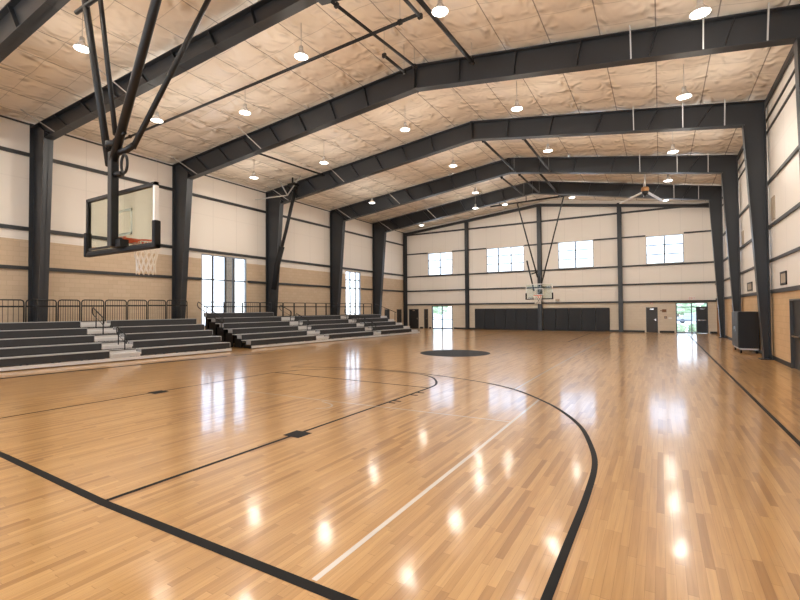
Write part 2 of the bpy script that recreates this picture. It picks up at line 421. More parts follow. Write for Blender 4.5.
# ---- windows
def window_end(n, x0, x1, z0, z1, cols, rows, label):
    w = struct(thing('window_%d' % n, ((x0+x1)/2, YB, z0)), label, 'window')
    y = YB+.03; f = MB(); t = .05
    f.box(x0, x1, y-.03, y+.05, z0, z0+t); f.box(x0, x1, y-.03, y+.05, z1-t, z1)
    f.box(x0, x0+t, y-.03, y+.05, z0, z1); f.box(x1-t, x1, y-.03, y+.05, z0, z1)
    build('window_frame', f, M['grey_frame'], w)
    m = MB()
    for c in cols: x = x0+(x1-x0)*c; m.box(x-.045, x+.045, y-.02, y+.04, z0, z1)
    for r in range(1, rows): z = z0+(z1-z0)*r/rows; m.box(x0, x1, y-.015, y+.035, z-.035, z+.035)
    build('mullion', m, M['frame'], w)
    xs = [0]+list(cols)+[1]
    for a, b in zip(xs, xs[1:]):
        build('window_pane', MB().box(x0+(x1-x0)*a+.03, x0+(x1-x0)*b-.03, y+.005, y+.017, z0+.03, z1-.03), M['window_glass'], w)
    return w
window_end(3, *BW[0], [.5], 3, 'leftmost of the four high windows on the far wall, narrow with six lights')
window_end(4, *BW[1], [.32, .66], 3, 'widest high window on the far wall, left of the middle post')
window_end(5, *BW[2], [.5], 3, 'high window on the far wall just right of the middle post')
window_end(6, *BW[3], [.5], 3, 'rightmost high window on the far wall above the dark door')
for k, h in enumerate(FW):  # unseen windows added so that more daylight fills the hall
    w = struct(thing('window_%d' % (7+k), ((h[0]+h[1])/2, YF, h[2])), 'added tall window letting fill daylight in behind the camera', 'window')
    f = MB()
    for x in (h[0], (h[0]+h[1])/2-.03, h[1]-.06): f.box(x, x+.06, YF-.12, YF-.03, h[2], h[3])
    for z in (h[2], 4.1, h[3]-.06): f.box(h[0], h[1], YF-.12, YF-.03, z, z+.06)
    build('window_frame', f, M['grey_frame'], w)
    build('window_pane', MB().box(h[0]+.02, h[1]-.02, YF-.08, YF-.068, h[2]+.02, h[3]-.02), M['window_glass'], w)
def window_left(n, y0, y1, z0, z1, muls, zr, label):
    w = struct(thing('window_%d' % n, (XL, (y0+y1)/2, z0)), label, 'window')
    x = XL-.04; f = MB(); t = .06
    f.box(x-.06, x+.03, y0, y1, z0, z0+t); f.box(x-.06, x+.03, y0, y1, z1-t, z1)
    f.box(x-.06, x+.03, y0, y0+t, z0, z1); f.box(x-.06, x+.03, y1-t, y1, z0, z1)
    build('window_frame', f, M['grey_frame'], w)
    m = MB()
    for c in muls: m.box(x-.05, x+.02, c-.05, c+.05, z0, z1)
    for z in zr: m.box(x-.04, x+.015, y0, y1, z-.035, z+.035)
    build('mullion', m, M['frame'], w)
    ys = [y0]+list(muls)+[y1]
    for a, b in zip(ys, ys[1:]):
        build('window_pane', MB().box(x-.02, x-.008, a+.04, b-.04, z0+.04, z1-.04), M['window_glass'], w)
window_left(1, *LW[0], [15.25, 16.05, 16.58], [3.41], 'tall bright window on the left wall between the second and third columns')
window_left(2, *LW[1], [27.42, 28.1], [3.41, 4.05], 'tall narrow window on the left wall between the fourth and fifth columns')

# ---- doors
def lever(parent, p, axis):
    mb = MB()
    if axis == 'Y':
        mb.box(p[0]-.03, p[0]+.03, p[1]-.03, p[1], p[2]-.07, p[2]+.07); mb.bar((p[0], p[1]-.06, p[2]), (p[0]-.11, p[1]-.06, p[2]), .02, .02)
        mb.bar((p[0], p[1]-.07, p[2]), (p[0], p[1], p[2]), .02, .02)
    else:
        mb.box(p[0]-.03, p[0], p[1]-.03, p[1]+.03, p[2]-.07, p[2]+.07); mb.bar((p[0]-.06, p[1], p[2]), (p[0]-.06, p[1]+.11, p[2]), .02, .02)
        mb.bar((p[0]-.07, p[1], p[2]), (p[0], p[1], p[2]), .02, .02)
    build('door_handle', mb, M['chrome'], parent)
def door_end(n, x0, x1, z1, mat, label, bar=False, closer=True, fmat='frame'):
    d = struct(thing('door_%d' % n, ((x0+x1)/2, YB, 0)), label, 'door'); t = .05
    f = MB().box(x0, x0+t, YB-.03, YB+.12, 0, z1).box(x1-t, x1, YB-.03, YB+.12, 0, z1).box(x0, x1, YB-.03, YB+.12, z1-t, z1)
    build('door_frame', f, M[fmat], d)
    lf = build('door_leaf', MB().box(x0+t, x1-t, YB+.02, YB+.07, 0, z1-t), M[mat], d)
    build('threshold', MB().box(x0, x1, YB+.0, YB+.2, -.1, .012), M['baseboard'], d)
    if closer: build('door_closer', MB().box((x0+x1)/2-.12, (x0+x1)/2+.12, YB-.04, YB+.02, z1-.17, z1-.09), M['chrome'], d)
    lever(d, (x1-t-.07, YB+.02, .9), 'Y')
    return d
door_end(3, -20.12, -19.12, 1.77, 'door_black', 'open looking black doorway in the far left corner of the hall')
door_end(4, -18.55, -18.15, 1.76, 'door', 'narrow dark door strip left of the far glazed double door', closer=False)
door_end(5, -.88, -.17, 1.77, 'door', 'solid dark brown door on the far wall left of the glazed exit')
def side_door(n, x, sgn, y0, y1, z1, mat, label, leaves=1, fmat='frame'):
    d = struct(thing('door_%d' % n, (x, (y0+y1)/2, 0)), label, 'door'); t = .05
    xa, xb = sorted((x-sgn*.03, x+sgn*.12))
    build('door_frame', MB().box(xa, xb, y0, y0+t, 0, z1).box(xa, xb, y1-t, y1, 0, z1).box(xa, xb, y0, y1, z1-t, z1), M[fmat], d)
    w = (y1-y0-2*t)/leaves
    for k in range(leaves):
        a = y0+t+k*w
        xa, xb = sorted((x+sgn*.04, x+sgn*.09))
        build('door_leaf', MB().box(xa, xb, a+.008, a+w-.008, 0, z1-t), M[mat], d)
        if leaves > 1:
            p = MB().bar((x+sgn*.0, a+.08, .92), (x+sgn*.0, a+w-.08, .92), .05, .05)
            p.bar((x, a+.12, .92), (x+sgn*.05, a+.12, .92), .04, .04).bar((x, a+w-.12, .92), (x+sgn*.05, a+w-.12, .92), .04, .04)
            build('push_bar', p, M['chrome'], d)
    if leaves == 1 and sgn > 0: lever(d, (x+.04, y0+.14, .9), 'X')
side_door(6, XL, -1, 32.29, 33.05, 1.75, 'door_black', 'dark door on the left wall past the last column')
side_door(7, XL, -1, 34.35, 35.15, 1.75, 'door', 'brown door on the left wall next to the far corner post')
side_door(8, XR, 1, 14.5, 16.5, 1.96, 'door_black', 'black double door on the right wall at the right edge of the photo', 2)
side_door(9, XR, 1, 27.1, 28.3, 1.88, 'wood', 'brown door on the right wall beside the black cabinet', fmat='wood')
side_door(10, XR, 1, 34.3, 35.3, 1.76, 'wood', 'brown wooden door on the right wall near the glazed exit', fmat='wood')
# glazed exit right: transom, left glass leaf, sidelight, black leaf
d = struct(thing('door_1', (1.8, YB, 0)), 'glazed exit door with transom and one black leaf in the far right corner', 'door')
f = MB(); x0, x1, z1 = .91, 2.72, 2.06
for a in (x0, 1.78, 2.66): f.box(a, a+.06, YB-.03, YB+.1, 0, z1)
f.box(x0, x1, YB-.03, YB+.1, z1-.05, z1); f.box(x0, x1, YB-.03, YB+.1, 1.74, 1.80); f.box(x0, 1.8, YB-.02, YB+.08, .84, .90); f.box(x0, 2.1, YB-.02, YB+.08, 0, .06); f.box(2.06, 2.11, YB-.02, YB+.08, 0, 1.76)
build('door_frame', f, M['frame'], d)
for a, b, c, e in ((.97, 1.78, .06, .84), (.97, 1.78, .90, 1.74), (1.84, 2.06, .06, 1.74), (.97, 1.78, 1.8, 2.01), (1.84, 2.66, 1.8, 2.01)):
    build('glass_pane', MB().box(a, b, YB+.03, YB+.042, c, e), M['window_glass'], d)
build('door_leaf', MB().box(2.11, 2.66, YB+.02, YB+.07, .01, 1.74), M['door_black'], d)
build('push_bar', MB().bar((2.16, YB-.03, .88), (2.62, YB-.03, .88), .04, .05).bar((2.2, YB-.03, .88), (2.2, YB+.03, .88), .04, .04).bar((2.58, YB-.03, .88), (2.58, YB+.03, .88), .04, .04), M['chrome'], d)
build('door_closer', MB().box(2.3, 2.56, YB-.04, YB+.02, 1.6, 1.67), M['chrome'], d)
# glazed double door left
d = struct(thing('door_2', (-16.75, YB, 0)), 'glazed double door on the far wall left of the black wall pads', 'door')
f = MB(); x0, x1, z1 = -17.75, -15.74, 2.03
for a in (x0, -16.79, x1-.07): f.box(a, a+.07, YB-.03, YB+.1, 0, z1)
f.box(x0, x1, YB-.03, YB+.1, z1-.06, z1); f.box(x0, x1, YB-.02, YB+.08, .80, .87); f.box(x0, x1, YB-.02, YB+.08, 0, .07)
build('door_frame', f, M['frame'], d)
for a, b in ((-17.68, -16.79), (-16.72, -15.81)):
    for c, e in ((.07, .80), (.87, 1.97)):
        build('glass_pane', MB().box(a, b, YB+.03, YB+.042, c, e), M['window_glass'], d)
    build('push_bar', MB().bar((a+.06, YB-.03, .95), (b-.06, YB-.03, .95), .035, .045).bar((a+.1, YB-.03, .95), (a+.1, YB+.03, .95), .03, .03).bar((b-.1, YB-.03, .95), (b-.1, YB+.03, .95), .03, .03), M['chrome'], d)

# ---- steel portal frames
def seg_ibeam(mb, t0, t1, b0, b1, web=.03, fl_w=.30, ft=.035):
    """I section between top points t0,t1 and bottom points b0,b1; flanges across Y"""
    def plate(P0, P1, Q0, Q1, wy):
        P = [Vector(p) for p in (P0, P1, Q1, Q0)]
        dy = Vector((0, wy/2, 0))
        mb.hexa([p-dy for p in P]+[p+dy for p in P])
    t0, t1, b0, b1 = map(Vector, (t0, t1, b0, b1))
    u0 = (b0-t0).normalized()*ft; u1 = (b1-t1).normalized()*ft
    plate(t0, t1, b0, b1, web)
    plate(t0, t1, t0+u0, t1+u1, fl_w)
    plate(b0, b1, b0-u0, b1-u1, fl_w)
def lerp(a, b, t): return tuple(x+(y-x)*t for x, y in zip(a, b))
def steel_frame(yl, ym, yr, label, right=True, dt=(0, 0), db=(0, 0), knee=2.52, foot=.52):
    r = thing('steel_frame', (XL, yl, 0), label, 'steel frame', 'portal frames of the hall')
    xo, xi = XL+.06, XL+1.28
    zt, zb = zc(XL)-.04, 8.08
    # left column: outer line plumb, inner line tapering to the foot
    mb = MB(); seg_ibeam(mb, (xo, yl, 0), (xo, yl, zt), (xo+foot, yl, 0), (xi, yl, zt-.55))
    build('column', mb, M['steel'], r)
    build('base_plate', MB().box(xo-.03, xo+foot+.1, yl-.2, yl+.2, 0, .03), M['steel'], r)
    T0, T1 = (xo, yl, zt-dt[0]), (RX, ym, zc(RX)-.03-dt[1]); B0, B1 = (xi-.05, yl, zb+db[0]), (RX, ym, 9.36+db[1])
    mb = MB(); seg_ibeam(mb, T0, T1, B0, B1); build('rafter', mb, M['steel'], r)
    def stiff(T0, T1, B0, B1, t, w=.26, th=.018, name='stiffener_plate'):
        a, b = Vector(lerp(T0, T1, t)), Vector(lerp(B0, B1, t))
        build(name, MB().bar(a, b, w, th, up=(1, 0, 0)), M['steel'], r)
    for t in (.03, .12, .24, .36, .48, .60, .72, .84): stiff(T0, T1, B0, B1, t)
    stiff(T0, T1, B0, B1, .997, .36, .06, 'splice_plate')
    xr_o, xr_i = XR-.07, knee; zr_t, zr_b = zc(XR)-.04, 7.92
    U0, U1 = (RX, ym, zc(RX)-.03), (xr_o, yr, zr_t); V0, V1 = (RX, ym, 9.36), (xr_i+.03, yr, zr_b)
    mb = MB(); seg_ibeam(mb, U0, U1, V0, V1); build('rafter', mb, M['steel'], r)
    for t in (.16, .34, .52, .70, .86): stiff(U0, U1, V0, V1, t)
    mb = MB(); seg_ibeam(mb, (xr_o, yr, 0), (xr_o, yr, zr_t), (xr_o-.2, yr, 0), (xr_i, yr, zr_b-.0)); build('column', mb, M['steel'], r)
    build('base_plate', MB().box(xr_o-.3, xr_o+.03, yr-.2, yr+.2, 0, .03), M['steel'], r)
    # flange braces from purlins down to the bottom flange
    for t, s in ((.66, 1), (.82, 1), (.945, 1)) if right else ():
        a = Vector(lerp(V0, V1, t)); p = Vector(lerp(U0, U1, t))
        build('flange_brace', MB().bar((a.x, a.y-.14, a.z+.02), (a.x+.0, a.y-.36, zc(a.x)-.02), .032, .032), M['galv'], r)
    for t in (.06, .40):
        a = Vector(lerp(B0, B1, t)); p = Vector(lerp(T0, T1, t))
        build('flange_brace', MB().bar((a.x, a.y-.14, a.z+.02), (p.x, p.y-.75, zc(p.x)+.0), .03, .03), M['galv'], r)
    return r
steel_frame(4.45, 4.72, 4.75, 'dark steel roof frame cutting across the very top left corner of the photo', False)
steel_frame(7.34, 8.25, 8.2, 'dark steel frame whose column stands leftmost behind the near bleacher railing', True, (.16, .14), (.04, .14), foot=.8)
steel_frame(13.04, 13.38, 13.4, 'dark steel frame whose left column stands between the glass backboard and the big bright window', knee=2.8)
steel_frame(19.0, 18.75, 18.87, 'dark steel frame with the slanted black pole beside its left column')
steel_frame(25.05, 24.4, 25.0, 'dark steel frame with its right column behind the black cabinet')
steel_frame(30.55, 29.6, 30.95, 'farthest dark steel frame, its right column nearest the glazed exit door')

# ---- end wall posts and gable rafters
for x, w, zt, lab in ((-20.42, .26, 8.85, 'dark steel corner post where the left and far walls meet'),
                  (-14.30, .26, 9.35, 'dark steel wall post between the two left high windows of the far wall'),
                  (-8.17, .30, 9.95, 'dark steel middle wall post behind the far basketball hoop'),
                  (-2.47, .28, 9.35, 'dark steel wall post right of the black wall pads')):
    mb = MB(); y = YB-.16
    mb.box(x-w/2, x+w/2, y-.15, y-.12, 0, zt).box(x-w/2, x+w/2, y+.12, y+.15, 0, zt).box(x-.02, x+.02, y-.12, y+.12, 0, zt)
    tag(build('wall_post', mb, M['steel']), lab, 'wall post', 'posts on the far wall')
for a, b, lab in ((XL+.1, -8.17, 'dark sloping gable beam left of the middle post on the far wall'), (-8.17, XR-.1, 'dark sloping gable beam right of the middle post on the far wall')):
    za, zb = (8.72, 9.93) if a < -10 else (9.93, 8.45)
    tag(build('gable_beam', MB().bar((a, YB-.16, za), (b, YB-.16, zb), .22, .2), M['steel']), lab, 'gable beam', 'gable beams on the far wall')

# ---- girts
def girt(a, b, h, label, group, depth=.07):
    a = Vector(a); b = Vector(b)
    tag(build('wall_girt', MB().bar(a, b, depth, h), M['girt']), label, 'girt', group)
for z, h, w in ((7.72, .13, 'highest'), (4.89, .14, 'middle'), (3.41, .13, 'lowest')):
    if z == 7.72: girt((XL+.06, YF, z), (XL+.06, YB, z), h, 'highest dark girt running along the left wall', 'girts on the left wall')
    else:
        cuts = [YF, 14.5, 17.5, 26.76, 28.8, YB] if z < 4.7 else [YF, YB]
        names = ['%s dark girt on the left wall up to the big window', '%s dark girt on the left wall between the two tall windows', '%s dark girt on the left wall past the narrow tall window']
        if z > 4.7: girt((XL+.06, YF, z), (XL+.06, YB, z), h, 'middle dark girt of the left wall, over the tall windows', 'girts on the left wall')
        else:
            for k in range(3): girt((XL+.06, cuts[2*k], z), (XL+.06, cuts[2*k+1], z), h, names[k] % w, 'girts on the left wall')
girt((XL, YB-.05, 8.64), (XR, YB-.05, 8.64), .13, 'top dark girt across the far wall above the high windows', 'girts on the far wall')
for z, lv in ((6.86, 'window-head'), (4.77, 'window-sill')):
    if z > 5:
        xs = [XL, -18.13, -15.70, -12.6, -9.4, -6.8, -4.23, -.83, 1.46, XR]
        wh = ('left of the leftmost high window', 'between the first and second high windows', 'between the second and third high windows', 'between the third and fourth high windows', 'right of the rightmost high window')
        for k in range(5): girt((xs[2*k], YB-.05, z-.03), (xs[2*k+1], YB-.05, z-.03), .10, 'window-head girt on the far wall '+wh[k], 'girts on the far wall')
    else: girt((XL, YB-.05, z-.03), (XR, YB-.05, z-.03), .11, 'dark girt right under the high windows of the far wall', 'girts on the far wall')
girt((XL, YB-.05, 3.41), (XR, YB-.05, 3.41), .12, 'dark girt across the far wall midway between pads and windows', 'girts on the far wall')
girt((XL, YB-.05, 2.16), (XR, YB-.05, 2.16), .12, 'lowest dark girt across the far wall just above the doors', 'girts on the far wall')
for z, h, lab in ((8.0, .05, 'thin topmost girt along the right wall'), (7.58, .05, 'thin second girt from the top of the right wall'), (5.88, .12, 'third girt from the top of the right wall'),
                  (4.40, .13, 'fourth girt from the top of the right wall'), (3.27, .11, 'girt on the right wall just above the grey grilles'), (2.25, .15, 'thick lowest girt of the right wall, on top of the tan block')):
    girt((XR-.03, YF, z), (XR-.03, YB, z), h*.8, lab, 'girts on the right wall', .05)
for z, lab in ((8.9, 'thin eave strut along the top of the left wall'),):
    girt((XL+.03, YF, z), (XL+.03, YB, z), .05, lab, 'girts on the left wall')
girt((XR-.06, YF, 8.52), (XR-.06, YB, 8.52), .16, 'eave strut along the top of the right wall', 'girts on the right wall')

# ---- wall pads
def pads(x0, x1, n, where):
    w = (x1-x0)/n; words = ['first', 'second', 'third', 'fourth', 'fifth', 'sixth']
    for k in range(n):
        o = build('wall_pad', MB().box(x0+k*w+.006, x0+(k+1)*w-.006, YB-.09, YB-.005, .09, 1.76), M['pad'], bevel=.02)
        tag(o, '%s black wall pad from the left in the row %s the middle post' % (words[k], where), 'wall pad', 'black wall pads')
pads(-13.66, -8.36, 6, 'left of'); pads(-7.98, -3.21, 5, 'right of')

# ---- small fixtures on the walls
o = thing('exit_sign', (1.84, YB, 2.2), 'small red exit sign above the glazed exit door in the far right corner', 'exit sign')
build('sign_box', MB().box(1.64, 2.03, YB-.10, YB-.0, 2.24, 2.46), M['white'], o, bevel=.008)
def letters(mb, word, x, y, z, h, w, s):
    G = {'E': [((0,0),(0,1)),((0,1),(1,1)),((0,.5),(.8,.5)),((0,0),(1,0))], 'X': [((0,0),(1,1)),((0,1),(1,0))], 'I': [((.5,0),(.5,1))], 'T': [((.5,0),(.5,1)),((0,1),(1,1))]}
    for ch in word:
        for a, b in G[ch]: mb.bar((x+a[0]*w, y, z+a[1]*h), (x+b[0]*w, y, z+b[1]*h), .012, s, up=(0,1,0))
        x += w*1.45
    return mb
build('lettering', letters(MB(), 'EXIT', 1.69, YB-.105, 2.28, .14, .06, .036), M['red'], o)
o = thing('alarm_strobe', (-.52, YB, 2.0), 'small pinkish alarm strobe above the dark brown door', 'alarm')
build('strobe_body', MB().box(-.6, -.44, YB-.03, YB, 2.0, 2.09), M['red'], o); build('strobe_lens', MB().box(-.57, -.47, YB-.06, YB-.03, 2.02, 2.07), M['white'], o)
o = thing('wall_bell', (.24, YB, 1.4), 'small brown wall fixture between the dark door and the glazed exit', 'wall fixture')
build('bell_plate', MB().box(.1, .36, YB-.04, YB, 1.42, 1.62), M['brown_box'], o); build('bell_arm', MB().box(-.02, .1, YB-.03, YB-.01, 1.5, 1.55), M['brown_box'], o)
o = thing('thermostat', (.3, YB, 1.0), 'small dark control plate under the brown wall fixture', 'thermostat')
build('control_body', MB().box(.22, .38, YB-.04, YB, .98, 1.14), M['brown_box'], o); build('control_dial', MB().box(.27, .33, YB-.05, YB-.04, 1.03, 1.09), M['chrome'], o)
tag(build('notice_plate', MB().box(.46, .68, YB-.02, YB, .95, 1.06), M['white']), 'small white plate on the far wall beside the glazed exit', 'plate')
tag(build('wall_horn', MB().box(-7.02, -6.78, YB-.12, YB, 2.32, 2.46).box(-6.78, -6.7, YB-.08, YB, 2.36, 2.42), M['tan_box']), 'small tan horn on the far wall right of the far hoop', 'horn')
for y0, y1, z0, z1, lab in ((16.82, 17.55, 2.40, 2.80, 'grey rectangular grille on the right wall nearest the black double door'), (22.4, 23.5, 2.40, 2.76, 'grey rectangular grille on the right wall above the black cabinet')):
    o = thing('wall_grille', (XR, (y0+y1)/2, z0), lab, 'grille', 'grilles on the right wall')
    t = .06; x = XR-.03
    build('grille_frame', MB().box(x, XR, y0, y0+t, z0, z1).box(x, XR, y1-t, y1, z0, z1).box(x, XR, y0, y1, z0, z0+t).box(x, XR, y0, y1, z1-t, z1), M['girt'], o)
    mb = MB()
    for k in range(6): z = z0+t+(z1-z0-2*t)*(k+.5)/6; mb.box(x+.008, XR, y0+t, y1-t, z-.024, z+.024)
    build('grille_slats', mb, M['tan_box'], o)
for y0, y1, z0, z1, lab in ((18.1, 18.6, 4.55, 5.3, 'brownish vent panel beside the right column nearest the camera'), (24.2, 24.7, 4.5, 5.1, 'brownish vent panel beside the column behind the black cabinet')):
    tag(build('vent_panel', MB().box(XR-.02, XR, y0, y1, z0, z1).box(XR-.03, XR-.02, y0+.05, y1-.05, z0+.05, z1-.05), M['tan_box']), lab, 'vent', 'vent panels on the right wall')

# ---- black cabinet
o = thing('storage_cabinet', (2.85, 21.7, 0), 'large glossy black storage cabinet standing against the right wall', 'cabinet')
x0, x1, y0, y1, z0, z1 = 2.54, 3.15, 20.9, 22.6, .19, 1.57
build('cabinet_body', MB().box(x0, x1, y0, y1, z0, z1), M['black'], o, bevel=.01)
for k in range(2):
    a = y0+.02+k*(y1-y0-.04)/2
    dd = build('cabinet_door', MB().box(x0-.02, x0-.001, a+.006, a+(y1-y0-.04)/2-.006, z0+.02, z1-.03), M['black'], o, bevel=.004)
    hy = a+(y1-y0-.04)/2-.08 if k == 0 else a+.08
    build('door_handle', MB().box(x0-.045, x0-.021, hy-.012, hy+.012, .8, 1.0), M['chrome'], dd)
build('plinth', MB().box(x0+.03, x1-.03, y0+.03, y1-.03, .13, .19), M['alu_edge'], o)
for x in (x0+.07, x1-.07):
    for y in (y0+.1, y1-.1): build('caster', MB().tube([(x-.025, y, .055), (x+.025, y, .055)], .055, 12).box(x-.012, x+.012, y-.012, y+.012, .05, .135), M['rubber'], o)

# ---- pendant lamps
PL = [(-13.03,5.66,8.68,'nearest bay, left of the near hoop braces'), (-15.23,8.97,8.48,'nearest bay beside the long black pipe'), (-12.53,10.54,8.73,'lamp above the second column, nearest bay'),
 (-8.83,9.43,9.07,'nearest bay just left of the ridge'), (-4.39,9.41,8.81,'nearest bay at the top centre of the photo'), (.84,11.30,8.03,'nearest bay at the top right of the photo'),
 (-17.20,15.02,8.30,'second bay, leftmost, near the left eave'), (-13.48,15.91,8.64,'second bay, second from the left wall'), (-8.85,15.50,9.07,'second bay just left of the ridge'), (-4.24,15.39,8.78,'second bay just right of the ridge'), (.72,15.60,8.04,'second bay near the right wall'),
 (-15.51,22.90,8.45,'third bay, nearest the left wall'), (-9.00,20.68,9.05,'third bay just left of the ridge'), (-4.21,20.25,8.78,'third bay just right of the ridge'), (.55,21.01,8.07,'third bay near the right wall'),
 (-16.21,30.90,8.39,'last bay, nearest the left wall'), (-9.82,26.00,8.98,'fourth bay, nearer one left of the ridge'), (.44,25.78,8.09,'fourth bay near the right wall'), (-11.14,29.46,8.85,'fourth bay, farther one left of the ridge'),
 (-9.25,30.25,9.03,'last bay beside the far hoop pipe'), (-4.92,30.86,9.07,'last bay right of the far hoop'), (.35,31.40,8.29,'last bay near the ceiling fan')]
def make_lamp(p, drop):
    x, y, z = p
    r = thing('pendant_lamp', p)
    build('reflector', MB().lathe([(.06,.20),(.075,.17),(.10,.13),(.15,.075),(.19,.02),(.20,0),(.195,0),(.145,.07),(.07,.15)], p, 24), M['reflector'], r)
    build('lamp_lens', MB().lathe([(.02,-.028),(.09,-.022),(.15,-.008),(.188,.006)], p, 24, True), M['lens'], r)
    build('ballast_housing', MB().lathe([(.02,.32),(.055,.31),(.06,.29),(.06,.20),(.05,.18)], p, 16, True, True), M['galv'], r)
    build('hanging_rod', MB().tube([(x,y,z+.31),(x,y,z+drop)], .010, 6), M['galv'], r)
    return r
lamp0 = None
def lamp_light(x, y, z):
    # most of the light goes down, an added point light at each lamp brightens the roof
    for typ, pw in (('SPOT', 85), ('POINT', 98)):
        l = bpy.data.lights.new('lamp_light', typ); l.energy = pw; l.color = (1, .93, .83); l.shadow_soft_size = .27
        if typ == 'SPOT': l.spot_size = math.radians(172); l.spot_blend = .5
        o = bpy.data.objects.new('lamp_light', l); COL.objects.link(o); o.location = Vector((x, y, z-.10))*K
for i, (x, y, z, w) in enumerate(PL):
    if lamp0 is None: lamp0 = L = make_lamp((x, y, z), 1.0)
    else: L = copy_tree(lamp0, None, (x, y, z))
    tag(L, 'lit pendant lamp with white glowing lens, '+w, 'pendant lamp', 'pendant lamps under the roof')
    lamp_light(x, y, z)
# unseen lamps added behind the camera, continuing the rows, to light the hall
for x, z in ((-17, 8.3), (-12.6, 8.7), (-8.8, 9.07), (-4.3, 8.8), (.6, 8.05)):
    for y in (-4.0, 2.0):
        L = copy_tree(lamp0, None, (x, y, z)); tag(L, 'added unseen pendant lamp over the camera end of the hall', 'pendant lamp', 'added pendant lamps behind the camera')
        lamp_light(x, y, z)

# ---- ceiling pipes (hoop supports and conduits)
def cpipe(a, b, r, label, hang=True):
    o = thing('ceiling_pipe', a, label, 'ceiling pipe', 'dark pipes under the roof')
    build('pipe_run', MB().tube([a, b], r, 10), M['pipe'], o)
    for t in (.04, .96):
        p = Vector(lerp(a, b, t))
        build('pipe_clamp', MB().box(p.x-r-.012, p.x+r+.012, p.y-.04, p.y+.04, p.z-r-.012, p.z+r+.012), M['pipe'], o)
        if hang: build('hanger_rod', MB().tube([(p.x, p.y, p.z+r), (p.x, p.y, zc(p.x)+.02)], .007, 6), M['galv'], o)
cpipe((-18.7, 9.6, 8.72), (-5.15, 9.75, 9.22), .045, 'long dark pipe sloping across the nearest bay behind the near hoop')
cpipe((-6.76, 8.3, 9.25), (-6.68, 12.5, 9.58), .042, 'dark pipe running lengthwise to the ridge joint of the second frame')
cpipe((-4.9, 8.6, 9.2), (-4.84, 12.75, 9.32), .06, 'thick dark pipe running lengthwise to a bracket right of the ridge')
cpipe((-5.2, 8.4, 9.22), (-5.15, 9.9, 9.22), .045, 'short dark pipe meeting the end of the long sloping pipe')
cpipe((-6.95, 10.9, 9.3), (-6.9, 12.1, 9.3), .045, 'short dark pipe just left of the ridge in the nearest bay')
cpipe((-16.1, 14.1, 9.1), (-15.75, 18.6, 9.12), .045, 'dark pipe near the left eave, from the second to the third frame')
cpipe((-6.77, 18.8, 9.35), (-6.8, 24.2, 9.35), .055, 'dark pipe just right of the ridge between third and fourth frames')
cpipe((-5.0, 18.9, 9.15), (-5.0, 24.4, 9.15), .055, 'second dark pipe right of the ridge between third and fourth frames')
cpipe((-7.75, 24.6, 9.3), (-7.7, 29.6, 9.3), .05, 'leftmost dark pipe between the fourth and fifth frames')
cpipe((-6.72, 24.6, 9.3), (-6.7, 29.6, 9.3), .05, 'middle dark pipe between the fourth and fifth frames')
cpipe((-5.68, 24.6, 9.3), (-5.68, 30.9, 9.3), .06, 'rightmost dark pipe between the fourth and fifth frames')

